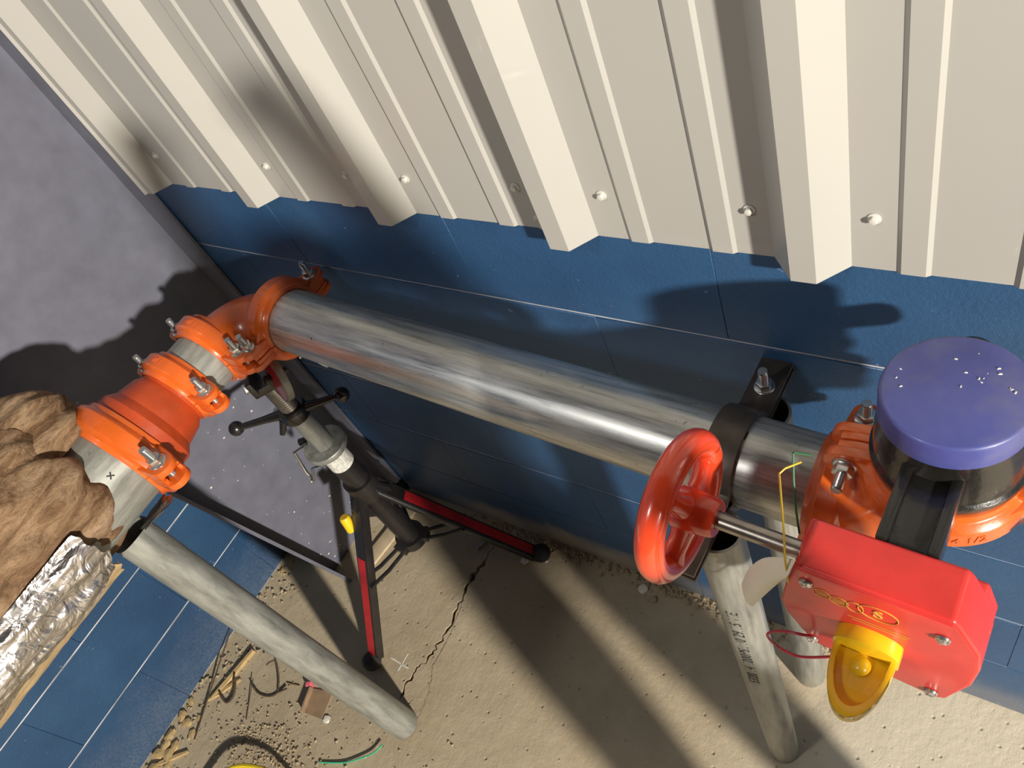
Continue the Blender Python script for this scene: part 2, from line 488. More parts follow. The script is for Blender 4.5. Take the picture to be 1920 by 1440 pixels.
for x, z, y in ((-1.378, 1.274, 0), (-1.073, 1.272, 0), (-.894, 1.269, 0), (-.776, 1.271, 0), (-.588, 1.274, 0), (-.463, 1.274, -.0012),
                (-.285, 1.272, -.0012), (-.160, 1.275, -.0012), (.020, 1.275, -.0012), (.147, 1.275, -.0012)):
    inst('screw', smesh, upper, T(x, y-.001, z) @ toward @ R(rnd.uniform(0, 1), 'Z'))
inst('screw', smesh, upper, T(-.5565, -.017, 1.2405) @ R(math.radians(-49), 'Z') @ toward)

# ------------------------------------------------------------------ tapered steel column in the corner
WX = -1.572; HW = .077
colm = thing('steel_column', 'tall dark grey tapered steel column standing in the corner of the blue walls', 'column', T(WX, 0, 0))
def yin(z): return -.318 - .152*z
CH = 3.0
MB().add([(-.004, -.008, 0), (.004, -.008, 0), (.004, yin(0), 0), (-.004, yin(0), 0), (-.004, -.008, CH), (.004, -.008, CH), (.004, yin(CH), CH), (-.004, yin(CH), CH)],
         [(3,2,1,0),(4,5,6,7),(0,1,5,4),(1,2,6,5),(2,3,7,6),(3,0,4,7)]).build('web', 'column_grey', colm, smooth=False)
MB().box((-HW, -.010, 0), (HW, -.002, CH)).build('outer_flange', 'column_grey', colm, bevel=.001)
fl = MB()
fl.add([(-HW, yin(0)-.009, 0), (HW, yin(0)-.009, 0), (HW, yin(0), 0), (-HW, yin(0), 0), (-HW, yin(CH)-.009, CH), (HW, yin(CH)-.009, CH), (HW, yin(CH), CH), (-HW, yin(CH), CH)],
       [(3,2,1,0),(4,5,6,7),(0,1,5,4),(1,2,6,5),(2,3,7,6),(3,0,4,7)])
fl.build('inner_flange', 'column_grey', colm, bevel=.001)
sp = MB()
for i in range(95):
    z = .02 + 1.0*rnd.random()**1.9; y = rnd.uniform(yin(z)+.02, -.03); r = rnd.choice((.0006, .0008, .001, .0014, .0024))
    n = rnd.choice((5, 6, 7)); a0 = rnd.random()
    sp.prism([(r*rnd.uniform(.5, 1.3)*math.cos(a0+2*PI*k/n), r*rnd.uniform(.6, 1.8)*math.sin(a0+2*PI*k/n)) for k in range(n)], 0, .0009,
             T(.0041, y, z) @ R(PI/2, 'Y'))
tag(sp.build('plaster_splash', 'white_chip', colm, smooth=False), kind='stuff')

# ------------------------------------------------------------------ pipe run
UX = Vector((1, -.0343, -.0252)).normalized()
P0 = Vector((-.7, -.1358, 1.0126))
def on_axis(x): return P0 + UX*((x - P0.x)/UX.x)
RP, RB = .05715, .0842
E1 = on_axis(-1.225)
D2 = Vector((-.0343, -1, 0)).normalized()
E2 = on_axis(-.0535)
UZ = Vector((0, 0, 1))
END1 = on_axis(-1.225+.102); END2 = on_axis(-.0535-.102)
def hollow(r, wall, L, n=40): return MB().lathe([(r, 0), (r, L), (r-wall, L), (r-wall, 0)], n)

L = (END2-END1).length
o = hollow(RP, .006, L, 56).build('galvanized_pipe', 'galvanized', None, frame(END1, UX))
tag(o, 'long horizontal galvanized pipe running along the blue block wall', 'pipe')
mk = MB()
for dx, ang, ln in ((L-.118, .35, .013),):
    pass
def ring_mark(name, x, a, da, w, parent):
    m = MB(); n = 4
    vs = []
    for i in range(n+1):
        t = a + da*(i/n-.5)
        for r, s_ in ((RP+.0001, -1), (RP+.0004, -.6), (RP+.0004, .6), (RP+.0001, 1)):
            vs.append((r*math.cos(t), r*math.sin(t), x + s_*w/2*(.4+.6*math.sin(PI*(i+.5)/(n+1)))))
    fs = [(i*4+k, (i+1)*4+k, (i+1)*4+k+1, i*4+k+1) for i in range(n) for k in range(3)]
    return m.add(vs, fs).build(name, 'black_ink', parent)
fm = frame(END1, UX).inverted()
def pipe_angle(pt):
    q = fm @ Vector(pt); return math.atan2(q.y, q.x), q.z
a_, z_ = pipe_angle((-.262, -.150, 1.06)); ring_mark('pen_mark', z_, a_, .22, .003, o)
a_, z_ = pipe_angle((-.99, -.165, 1.055)); ring_mark('pen_mark', z_, a_, .06, .002, o)

def elbow(corner, da, db, name, label, mat):
    t = thing(name, label, 'elbow', frame(corner, da.cross(db), da))
    # local x = da, local y = db
    c = .102; s = .020; r = c - s
    path = [(c, 0, 0), (c-.009, 0, 0)]; rad = [RP-.001, RP-.001]
    path += [(c-.0095, 0, 0), (c-.0155, 0, 0)]; rad += [RP-.004, RP-.004]
    path += [(c-.016, 0, 0)]; rad += [RP+.0025]
    n = 18
    arc = [(s + r - r*math.sin(PI/2*i/n), s + r - r*math.cos(PI/2*i/n), 0) for i in range(n+1)]
    arc = [(p[0], p[1], 0) for p in arc]
    path += arc; rad += [RP+.003]*len(arc)
    path += [(0, c-.016, 0), (0, c-.0155, 0), (0, c-.0095, 0), (0, c-.009, 0), (0, c, 0)]; rad += [RP+.0025, RP-.004, RP-.004, RP-.001, RP-.001]
    MB().tube(path, rad, 40).build('body', mat, t)
    return t
elbow(E1, UX, D2, 'pipe_elbow', 'orange elbow turning the long pipe toward the insulated run', 'orange_enamel')
elbow(E2, -UX, UZ, 'pipe_elbow', 'orange elbow turning up under the black valve', 'orange_enamel')

# ---- grooved couplings: local z = pipe axis, lugs at +-x, bolts along y
nutm = MB(); nutm.lathe([(1e-5, 0), (.0135, 0), (.0135, .0015), (.0105, .0028), (1e-5, .0028)], 20, close=False); nutm.prism(hexa(.0108), .0028, .0120)
NUT = nutm.mesh('nut', 'zinc', bevel=.0008)
def coupling(c, axis, lug, rp, w, label, flip=1, stud=.053, mats=('orange_enamel',), text=None, size=1.0, stud2=None):
    t = thing('pipe_coupling', label, 'coupling', frame(c, axis, lug))
    h = w/2; k = size
    prof = [(rp+.0006, -h), (rp+.0075*k, -h), (rp+.0095*k, -h+.007*k), (rp+.0165*k, -h+.0115*k), (rp+.0185*k, -h+.0145*k),
            (rp+.0185*k, h-.0145*k), (rp+.0165*k, h-.0115*k), (rp+.0095*k, h-.007*k), (rp+.0075*k, h), (rp+.0006, h)]
    x0, x1, xb = rp+.004*k, rp+.054*k, rp+.0315*k
    for side in (1, -1):
        m = MB()
        e = .0008/rp
        m.lathe(prof, 36, ID, e if side > 0 else PI+e, PI-e if side > 0 else 2*PI-e)
        for sx in (1, -1):
            hw = .019*k; q = []
            # lug plate in the xz plane, rounded tip
            q = [(x0, -hw*1.15), (rp+.026*k, -hw*1.05)] + [(x1-hw*.9+hw*.9*math.sin(a), -hw*.98*math.cos(a)) for a in [PI*i/10 for i in range(11)]] + [(rp+.026*k, hw*1.05), (x0, hw*1.15)]
            mx = Matrix(((sx, 0, 0, 0), (0, 0, side, 0), (0, 1, 0, 0), (0, 0, 0, 1)))
            m.prism(q, .0095*k, .0210*k, mx)
            # walls that close the lug at its tip and against the ring, leaving the window round the shank
            for sz in (1, -1):
                m.prism([(x0, sz*hw*1.12), (rp+.026*k, sz*hw*1.03), (x1-hw*.62, sz*hw*.84), (x1-hw*.75, sz*hw*.52), (rp+.026*k, sz*hw*.66), (x0, sz*hw*.70)][::sz], .0009, .0100*k, mx)
            # web running from the lug up the shoulder of the ring
            m.prism([(x0-.012, .010*k), (rp+.022*k, .0205*k), (rp*.80, math.sqrt((rp+.013*k)**2-(rp*.80)**2)), (rp*.62, math.sqrt((rp+.004*k)**2-(rp*.62)**2))],
                    -hw*.80, hw*.80, Matrix(((sx, 0, 0, 0), (0, side, 0, 0), (0, 0, 1, 0), (0, 0, 0, 1))))
        m.build('housing', mats[0], t, bevel=.0016*k, bseg=2, angle=30)
    for sx in (1, -1):
        f = flip if sx > 0 or stud2 is None else stud2
        mx = Matrix(((1, 0, 0, sx*xb), (0, 0, f, 0), (0, -f, 0, 0), (0, 0, 0, 1)))   # local z -> +y*f
        b = MB().lathe(threads(.0060*k, -.022*k, stud*k, .0018), 14, mx, close=False)
        b.lathe([(1e-5, -.031*k), (.007*k, -.030*k), (.0110*k, -.0255*k), (.0110*k, -.0205*k), (1e-5, -.0205*k)], 16, mx, close=False)
        bo = b.build('bolt', 'zinc', t)
        inst('nut', NUT, bo, mx @ T(0, 0, .0212*k) @ Matrix.Scale(k, 4))
    MB().lathe([(rp-.001, -h*.72), (rp+.004, -h*.72), (rp+.004, h*.72), (rp-.001, h*.72)], 36).build('gasket', 'rubber', t)
    if text:
        v, f = text_geo(text[0], text[1], .0006)
        R0 = rp+.0186*k
        sg = text[3]
        w_ = [((R0+p[2])*math.cos(text[2]+sg*p[0]/R0), (R0+p[2])*math.sin(text[2]+sg*p[0]/R0), sg*p[1]) for p in v]
        MB().add(w_, f).build('raised_lettering', mats[0], t, smooth=False)
    return t
S2 = [E1 + D2*.102, E1 + D2*.190]
S4 = E1 + D2*.330
coupling(END1, UX, Vector((0, -1, 0)), RP, .050, 'orange coupling clamping the long pipe to the left elbow', -1)
coupling(S2[0], D2, Vector((1, 0, 0)), RP, .050, 'orange coupling between the left elbow and the short galvanized nipple', 1, text=('o/7 6', .012, 1.50, -1))
coupling(S2[1], D2, Vector((1, 0, 0)), RP, .050, 'orange coupling between the short nipple and the narrow end of the reducer', 1, text=('o/7 6', .012, 1.50, -1))
coupling(S4, D2, Vector((1, 0, 0)), RB, .058, 'largest orange coupling, between the cone reducer and the thick insulated pipe', 1, size=1.18)
coupling(END2, UX, Vector((0, -1, 0)), RP, .050, 'orange coupling at the right end of the long pipe beside the valve', -1)
CT = E2 + UZ*.102
coupling(CT, UZ, Vector((-1, 0, 0)), RP, .050, 'orange coupling lying flat just under the black valve body', 1, text=('G 4 1/2', .015, 1.95, 1))

n = hollow(RP, .006, (S2[1]-S2[0]).length-.002, 48).build('pipe_nipple', 'galvanized_dull', None, frame(S2[0]+D2*.001, D2))
tag(n, 'short bare galvanized pipe piece between two orange couplings', 'pipe')
# ---- cone reducer
LR = (S4-S2[1]).length - .003
red = thing('pipe_reducer', 'dull orange cone reducer widening toward the insulated pipe', 'reducer', frame(S2[1]+D2*.0015, D2))
prof = [(RP-.001, 0), (RP-.001, .010), (RP-.004, .0105), (RP-.004, .017), (RP+.001, .0175), (RP+.002, .028), (RP+.010, .040), (RB-.010, LR-.062),
        (RB-.002, LR-.052), (RB+.002, LR-.046), (RB+.0025, LR-.020), (RB-.004, LR-.0195), (RB-.004, LR-.011), (RB-.001, LR-.0105), (RB-.001, LR),
        (RB-.008, LR), (RP-.008, 0)]
MB().lathe(prof, 56).build('body', 'orange_primer', red, angle=25)
MB().box((-.010, RP+.0165, .060), (.010, RP+.0215, .066)).build('cast_mark', 'orange_primer', red) if False else None
bp = hollow(RB, .007, .9, 56).build('large_pipe', 'galvanized_dull', None, frame(S4+D2*.001, D2))
tag(bp, 'thick galvanized pipe running into the brown insulation', 'pipe')
# pen cross on the thick pipe
fb = frame(S4+D2*.001, D2)
cr = MB()
ctr = fb.inverted() @ Vector((-1.225+.826*RB*.98, -.505, 1.026+.563*RB*.98))
aa = math.atan2(ctr.y, ctr.x)
for s_ in (1, -1):
    vs = []
    for u, w in ((-.006, -.0012), (.006, -.0012), (.006, .0012), (-.006, .0012)):
        da = (u*.7 - s_*w*.7); dz = (s_*u*.7 + w*.7)
        vs.append(((RB+.0003)*math.cos(aa+da/RB), (RB+.0003)*math.sin(aa+da/RB), ctr.z+dz))
    cr.add(vs, [(0, 1, 2, 3)])
cr.build('pen_cross', 'black_ink', bp, smooth=False)

# ------------------------------------------------------------------ butterfly valve
VZ = CT.z
val = thing('butterfly_valve', 'black valve with blue top, red gearbox and red handwheel', 'valve', T(E2.x, E2.y, VZ))
TOP = 1.235 - VZ
MB().lathe([(.050, .001), (RP-.001, .001), (RP-.001, .011), (RP-.004, .0115), (RP-.004, .018), (RP+.002, .0185), (RP+.004, .026), (.0665, .034), (.0685, .040),
            (.0685, .046), (.0655, .050), (.0645, .078), (.0625, .086), (.0600, TOP-.028), (.0600, TOP-.004), (.050, TOP-.004)], 56).build('body', 'black_enamel', val, angle=28)
MB().lathe([(1e-5, TOP), (.0575, TOP), (.0600, TOP-.0010), (.0613, TOP-.0035), (.0618, TOP-.030), (.0603, TOP-.030), (.0603, TOP-.005), (1e-5, TOP-.005)], 64, close=False).build('cap', 'blue_cap', val, angle=50)
chip = MB()
for i in range(16):
    a = rnd.uniform(-.3, PI*1.2); r = .05*math.sqrt(rnd.random()); s_ = rnd.uniform(.0006, .0016)
    chip.add([(-s_, -s_*.5, 0), (s_*1.2, -s_*.3, 0), (s_, s_*.6, 0), (-s_*.7, s_*.5, 0), (0, 0, s_*.9)], [(0,1,4),(1,2,4),(2,3,4),(3,0,4)],
             T(r*math.cos(a), r*math.sin(a), TOP) @ R(rnd.uniform(0, 3), 'Z'))
tag(chip.build('paint_chips', 'white_chip', val, smooth=False), kind='stuff')
# gearbox frame: u along the pipe, v toward the viewer, w up; origin at its top front left corner
GU = UX.copy(); GV = Vector((-.0343, -1, 0)); GV = (GV - GU*GV.dot(GU)).normalized(); GW = -GU.cross(GV)
GO = Vector((-.1359, -.340, 1.1905))
iv = val.matrix_basis.inverted()
def gm(u=0, v=0, w=0):
    m = Matrix.Identity(4); o_ = GO + GU*u + GV*v + GW*w
    for i in range(3): m[i][0], m[i][1], m[i][2], m[i][3] = GU[i], GW[i], -GU.cross(GW)[i]*-1, o_[i]
    return iv @ m
# local gearbox axes: x = u, y = w (up), z = toward the viewer
def gmat(u=0, v=0, w=0):
    m = Matrix.Identity(4); o_ = GO + GU*u + GV*v + GW*w
    for i in range(3): m[i][0], m[i][1], m[i][2], m[i][3] = GU[i], GW[i], GV[i], o_[i]
    return iv @ m
neck = MB()
neck.box((.050, -.060, -.135), (.101, -.006, -.050)).box((.050, -.012, -.135), (.060, .000, -.050)).box((.091, -.012, -.135), (.101, .000, -.050))
MB().lathe([(1e-5, .050), (.0165, .050), (.0180, .054), (.0180, .096), (.0160, .100), (1e-5, .100)], 20, T(.000, 0, .074) @ R(-PI/2, 'X'), close=False).build('stem_boss', 'black_enamel', val)
neck.build('neck', 'black_enamel', val, gmat(), bevel=.003)
octo = [(.002, 0), (.124, 0), (.128, -.006), (.147, -.050), (.151, -.085), (.149, -.125), (.134, -.186), (.126, -.194), (.016, -.180), (.006, -.172), (-.015, -.120), (-.018, -.095), (-.012, -.055), (-.001, -.005)]
gb = MB().prism(octo, -.050, -.0005).prism([(-.006, -.020), (.140, -.035), (.150, -.070), (.150, -.125), (.13, -.17), (.012, -.165), (-.016, -.11), (-.016, -.08)], -.060, -.030)
gb = gb.build('gearbox', 'gearbox_red', val, gmat(), bevel=.004, bseg=3)
lip = MB().box((.002, -.0065, -.004), (.124, -.0015, .0022)).build('lip', 'gearbox_red', gb, bevel=.001)
scr = MB(); scr.lathe([(1e-5, .0040), (.003, .0038), (.0058, .0020), (.0064, 0), (1e-5, 0)], 18, close=False)
scr.box((-.0036, -.0006, .0030), (.0036, .0006, .0043)).box((-.0006, -.0036, .0030), (.0006, .0036, .0043))
SCR = scr.mesh('screw', 'zinc')
for u, w in ((.0085, -.0285), (.0100, -.1660), (.1192, -.0385), (.1207, -.1800)):
    inst('screw', SCR, gb, T(u, w, 0) @ R(rnd.uniform(0, 1.5), 'Z'))
def oval(a, b, r, n=30): return [(a*math.cos(2*PI*i/n), b*math.sin(2*PI*i/n), 0) for i in range(n+1)]
em = MB()
for cx_, cy_, a, b in ((.069, -.040, .0165, .0135), (.050, -.043, .007, .010), (.022, -.040, .0075, .008), (.0365, -.043, .008, .008)):
    em.tube([(x+cx_, y+cy_, 0) for x, y, z in oval(a, b, .0005)], .00045, 5, cap=False)
v, f = text_geo('S', .020, .0004); em.add(v, f, T(.069, -.0405, .0002))
for k in range(3):
    em.box((.0175, -.0435+.003*k, 0), (.0265, -.0429+.003*k, .0004)).box((.0315, -.0465+.003*k, 0), (.0415, -.0459+.003*k, .0004))
for k in range(2): em.box((.044+.004*k, -.066-.005*k, 0), (.096-.002*k, -.0656-.005*k, .0004))
em.build('emblem', 'gold_print', gb, smooth=False)
# yellow position indicator: collar on the plate with a scoop sticking out toward the viewer
ind = MB()
W2 = .0285
arch = [(-W2, -.022)] + [(W2*math.cos(a), -.004+.018*math.sin(a)*1.0) for a in [PI-PI*i/14 for i in range(15)]] + [(W2, -.022)]
ind.prism(arch, -.001, .014)
# scoop: tongue with raised rim
tongue = []
for i in range(25):
    a = PI*i/24
    tongue.append((W2*.94*math.cos(a)*(1-.10*math.sin(a)), .014+.062*math.sin(a)**.8))
ind.add([(x, -.022, z) for x, z in tongue] + [(x*1.0, -.0135, z) for x, z in tongue] , [tuple(range(25)), tuple(reversed(range(25, 50)))] + [(i, i+1, 26+i, 25+i) for i in range(24)] + [(24, 0, 25, 49)])
inn = [(x*.82, .012+(z-.014)*.86) for x, z in tongue]
for i in range(24):
    (xa, za), (xb_, zb), (xc, zc), (xd, zd) = tongue[i], tongue[i+1], inn[i+1], inn[i]
    ind.add([(xa, -.0136, za), (xb_, -.0136, zb), (xc, -.0136, zc), (xd, -.0136, zd), (xa, -.0050, za), (xb_, -.0050, zb), (xc, -.0050, zc), (xd, -.0050, zd)],
            [(3,2,1,0),(4,5,6,7),(0,1,5,4),(1,2,6,5),(2,3,7,6),(3,0,4,7)])
ind.sphere((0, -.0135, .026), .0095, 16)
ind.build('indicator', 'yellow_plastic', gb, T(.064, -.096, 0), bevel=.0008, bseg=2)
# shaft and handwheel
WC = Vector((-.265, -.3005, 1.1500)); SI = Vector((-.140, -.3055, 1.1462))
sd = (SI - WC).normalized()
MB().lathe([(1e-5, 0), (.0090, 0), (.0090, (SI-WC).length), (1e-5, (SI-WC).length)], 24, close=False).build('shaft', 'steel_bar', val, iv @ frame(WC, sd))
whm = frame(WC, sd, Vector((0, 0, 1)))
RWH, TW = .0675, .0140
rim = MB().lathe([(RWH+TW*math.cos(2*PI*i/16), TW*1.08*math.sin(2*PI*i/16)) for i in range(16)], 64).build('handwheel', 'red_enamel', val, iv @ whm, angle=60)
hub = MB().lathe([(.0095, -.004), (.0205, -.004), (.0225, -.001), (.0220, .018), (.0200, .036), (.0182, .040), (.0095, .040)], 36)
hub.build('hub', 'red_enamel', rim, angle=40)
MB().lathe([(1e-5, 0), (.0022, 0), (.0022, .0006), (1e-5, .0006)], 12, T(0, 0, .030) @ R(math.radians(150), 'Z') @ T(.0206, 0, 0) @ R(PI/2, 'Y'), close=False).build('set_screw', 'black_ink', rim)  # flat black disc painted in for the dark set-screw hole
spoke = MB()
spoke.tube([(.012, 0, .008), (.030, 0, .006), (.048, 0, .002), (.062, 0, 0)], [.0150, .0115, .0115, .0150], 14)
SPK = spoke.mesh('spoke', 'red_enamel')
for a in (20, 140, 260): inst('spoke', SPK, rim, None, R(math.radians(a), 'Z')) if False else inst('spoke', SPK, rim, R(math.radians(a), 'Z'))

# ------------------------------------------------------------------ riser clamp and its two legs
KC = on_axis(-.284)
kl = thing('riser_clamp', 'dark flat strap clamp gripping the long pipe near the handwheel', 'clamp', frame(KC, UX, Vector((0, -1, 0))))
# local z = pipe axis, local x toward the viewer, local y = up or down
sgn = -1 if (frame(KC, UX, Vector((0, -1, 0))).to_3x3() @ Vector((0, 1, 0))).z < 0 else 1
for side in (1, -1):
    s_ = side*sgn; hw = .0205; m = MB(); th = .0062; r0 = RP+.0004; r1 = r0+th; g = .0035
    path_in = []; path_out = []
    a_i = math.asin(g/r0); 
    inn_ = [(r0*math.cos(a), r0*math.sin(a)) for a in [a_i+.12+(PI-2*a_i-.24)*i/28 for i in range(29)]]
    out_ = [(r1*math.cos(a), r1*math.sin(a)) for a in [.26+(PI-.52)*i/28 for i in range(29)]]
    xe = .166
    prof = [(xe, g), (r0+.012, g)] + inn_ + [(-r0-.012, g), (-xe+.012, g), (-xe+.012, g+th), (-r1-.010, g+th)] + list(reversed(out_)) + [(r1+.010, g+th), (xe, g+th)]
    m.prism(prof, -hw, hw, Matrix(((1, 0, 0, 0), (0, s_, 0, 0), (0, 0, 1, 0), (0, 0, 0, 1))))
    m.build('strap', 'strap_brown', kl, bevel=.0008)
for x in (.104, -.104):
    mx = Matrix(((1, 0, 0, x), (0, 0, sgn, 0), (0, -sgn, 0, 0), (0, 0, 0, 1)))
    b = MB().lathe(threads(.0064, -.016, .044, .002), 14, mx, close=False)
    b.add([(p[0], p[1], p[2]) for p in MB().prism(hexa(.0112), -.018, -.0100).v], MB().prism(hexa(.0112), -.018, -.0100).f, mx)
    bo = b.build('bolt', 'zinc', kl)
    inst('nut', NUT, bo, mx @ T(0, 0, .0098))
def leg(base, top, r, wall, label, mat, cope=None, printed=None):
    base, top = Vector(base), Vector(top); d = top-base; Lg = d.length
    mx = frame(base, d, Vector((1, 0, 0)))
    n = 48; ring = []
    vs = []; fs = []
    for rr in (r, r-wall):
        for i in range(n):
            a = 2*PI*i/n; z = Lg
            if cope: z = Lg - cope(a, rr)
            vs.append((rr*math.cos(a), rr*math.sin(a), 0)); vs.append((rr*math.cos(a), rr*math.sin(a), z))
    for i in range(n):
        j = (i+1) % n
        fs += [(2*i, 2*j, 2*j+1, 2*i+1), (2*n+2*j, 2*n+2*i, 2*n+2*i+1, 2*n+2*j+1), (2*i+1, 2*j+1, 2*n+2*j+1, 2*n+2*i+1), (2*j, 2*i, 2*n+2*i, 2*n+2*j)]
    o = MB().add(vs, fs).build('support_leg', mat, None, mx)
    tag(o, label, 'pipe leg')
    if printed:
        v, f = text_geo(printed[0], printed[1], .00015)
        R0 = r+.0002; a0 = printed[2]; z0 = printed[3]
        MB().add([((R0+p[2])*math.cos(a0-p[1]/R0), (R0+p[2])*math.sin(a0-p[1]/R0), z0+printed[4]*p[0]) for p in v], f).build('pipe_print', 'black_ink', o, smooth=False)
    return o
ft = KC.z - .0099
leg((-.271, -.249, 0), (-.271, -.246, ft), .0302, .0036, 'galvanized pipe leg with printed markings, standing in front of the long pipe', 'galvanized_grey',
    printed=('15320 14 1200PSI. 10/29/15 VIE', .0235, -1.40, .66, 1))
leg((-.269, -.080, 0), (-.271, -.070, ft), .0302, .0036, 'galvanized pipe leg standing between the long pipe and the wall', 'galvanized_grey')
def cope(a, rr):
    # fish-mouth that cradles the thick pipe (pipe axis along y)
    y_ = rr*math.sin(a); x_ = rr*math.cos(a)
    return .030 - (RB+.002 - math.sqrt(max((RB+.002)**2 - x_**2, 0))) if True else 0
leg((-1.108, -.578, 0), (-1.226, -.556, 1.0258-RB+.004), .0365, .004, 'galvanized pipe leg leaning under the thick pipe in front of the left blue wall', 'galvanized_dull',
    cope=lambda a, rr: .024 - (RB - math.sqrt(max(RB**2 - (rr*math.cos(a))**2, 0))))

# ------------------------------------------------------------------ jack stand under the left elbow
JX, JY = -1.251, -.184
js = thing('jack_stand', 'black and red tripod jack stand holding up the left orange elbow', 'jack stand', T(JX, JY, 0))
MB().lathe([(1e-5, .165), (.0265, .165), (.0290, .168), (.0290, .630), (.0245, .630), (.0245, .60), (1e-5, .60)], 32, close=False).build('post', 'stand_black', js)
MB().lathe([(.0293, .0), (.0297, .0005), (.0297, .0635), (.0293, .064)], 36, close=False).build('label_sticker', 'sticker', js, T(0, 0, .562))
MB().lathe([(.0225, .628), (.0490, .628), (.0505, .630), (.0505, .641), (.0490, .643), (.0225, .643)], 48).build('collar', 'galvanized_dull', js)
MB().lathe([(.0228, .60), (.0228, .752), (.018, .752), (.018, .60)], 32).build('inner_tube', 'galvanized_dull', js)
MB().lathe(threads(.0205, .74, .872, .0062), 28, close=False).build('screw_rod', 'thread_steel', js, angle=15)
nut = MB().lathe([(.0205, .752), (.0300, .752), (.0325, .757), (.0325, .776), (.0290, .784), (.0205, .784)], 28).build('jack_nut', 'black_enamel', js)
ang = math.radians(36)
for s_, ln in ((1, .105), (-1, .128)):
    d = Vector((math.cos(ang)*s_, math.sin(ang)*s_, 0))
    h = MB().tube([d*.026+Vector((0,0,.768)), d*(ln*.55)+Vector((0,0,.769)), d*ln+Vector((0,0,.770))], [.0120, .0085, .0070], 12)
    h.sphere(d*(ln+.008)+Vector((0,0,.770)), .0165, 16); h.build('handle', 'black_enamel', nut)
d = Vector((-.45, -.9, 0)).normalized()
MB().tube([d*.028+Vector((0,0,.765)), d*.050+Vector((0,0,.735))], [.009, .006], 10).build('handle_stub', 'black_enamel', nut)
# roller head
hd = thing('x', None, None) if False else None
head = MB().box((-.030, -.030, .865), (.030, .030, .885)).box((-.026, -.040, .880), (-.014, .040, .915)).box((.014, -.040, .880), (.026, .040, .915)).build('head', 'black_enamel', js, R(math.radians(52), 'Z'), bevel=.003)
def roller(cx, cy, ax):
    mx = frame(Vector((cx, cy, .902)), ax)
    w = MB().lathe([(.006, -.009), (.022, -.012), (.046, -.006), (.0520, -.0075), (.0520, .0075), (.046, .006), (.022, .012), (.006, .009)], 40, mx)
    o_ = w.build('roller', 'wheel_red', js)
    MB().lathe([(.0521, -.0078), (.0555, -.0070), (.0555, .0070), (.0521, .0078)], 40, mx).build('tyre', 'galvanized_dull', o_)
    MB().lathe([(1e-5, -.024), (.0075, -.024), (.0075, .024), (1e-5, .024)], 14, mx, close=False).build('axle', 'black_enamel', o_)
roller(.052, .004, Vector((-.30, -.90, .25)))
roller(.075, .080, Vector((-.30, -.90, -.25)))
MB().prism(hexa(.0115), 0, .011, frame(Vector((-.012, -.030, .885)), Vector((-.3, -.9, .25)))).build('lock_nut', 'zinc', js, bevel=.001)
# pin with a wire handle
MB().tube([(-.030,-.020,.655), (-.052,-.046,.650), (-.060,-.056,.580), (-.046,-.062,.556), (-.022,-.052,.606), (.010,-.030,.612)], .0036, 10).build('wire_pin', 'chrome', js)
MB().tube([(-.046, -.010, .648), (-.060, -.018, .646)], .009, 12).build('set_screw', 'black_enamel', js)
ring = MB().lathe([(.0292, .178), (.0400, .178), (.0400, .206), (.0292, .206)], 28).build('lower_ring', 'stand_black', js)
up = MB().lathe([(.0292, .430), (.0380, .430), (.0380, .490), (.0292, .490)], 28).build('upper_ring', 'stand_black', js)
for a in (-94, 26, 146):
    ca, sa = math.cos(math.radians(a)), math.sin(math.radians(a))
    mx = Matrix(((ca, -sa, 0, 0), (sa, ca, 0, 0), (0, 0, 1, 0), (0, 0, 0, 1)))     # local x radial
    A_ = Vector((.034, 0, .462)); B_ = Vector((.300, 0, .026)) if a != 146 else Vector((.270, 0, .05))
    dd = (B_-A_); Ll = dd.length; dd.normalize(); nn = Vector((-dd.z, 0, dd.x)); nn = nn if nn.z > 0 else -nn
    fm_ = Matrix.Identity(4)
    for i in range(3): fm_[i][0], fm_[i][1], fm_[i][2], fm_[i][3] = dd[i], (0, 1, 0)[i], nn[i], A_[i]
    # an angle-section leg: flat outer face with two returns
    l_ = MB().box((0, -.0165, -.003), (Ll, .0165, 0), fm_).box((0, -.0165, -.026), (Ll, -.0135, 0), fm_).box((0, .0135, -.026), (Ll, .0165, 0), fm_)
    lo = l_.build('leg', 'stand_black', js, mx, bevel=.0008)
    MB().box((Ll*.36 if a != 26 else Ll*.16, -.0125, .0001), (Ll*.97, .0125, .0008), fm_).build('red_face', 'stand_red', lo, smooth=False)
    MB().sphere((B_.x+.004, 0, B_.z), .0255, 20).build('foot', 'rubber', lo)
    t0 = .50; Q = A_ + (B_-A_)*t0
    for s_ in (-1, 1):
        MB().tube([(.038, s_*.011, .192), (Q.x*.55+.015, s_*.015, .206), (Q.x, s_*.019, Q.z-.012)], .0052, 8, mx).build('brace', 'stand_black', js)
    MB().box((.030, -.018, .182), (.050, .018, .204), mx).build('brace_lug', 'stand_black', js, bevel=.002)
    MB().prism([(.026, .350), (.034, .462), (.060, .440), (.060, .400)], -.004, .004, mx @ Matrix(((1,0,0,0),(0,0,1,0),(0,1,0,0),(0,0,0,1)))).build('gusset', 'stand_black', js)
MB().lathe([(.004, 0), (.012, .004), (.0135, .045), (.010, .050), (1e-5, .050)], 16, frame(Vector((-.034, -.088, .362)), Vector((-.10, .25, 1))), close=False).build('yellow_grip', 'yellow_plastic', js)

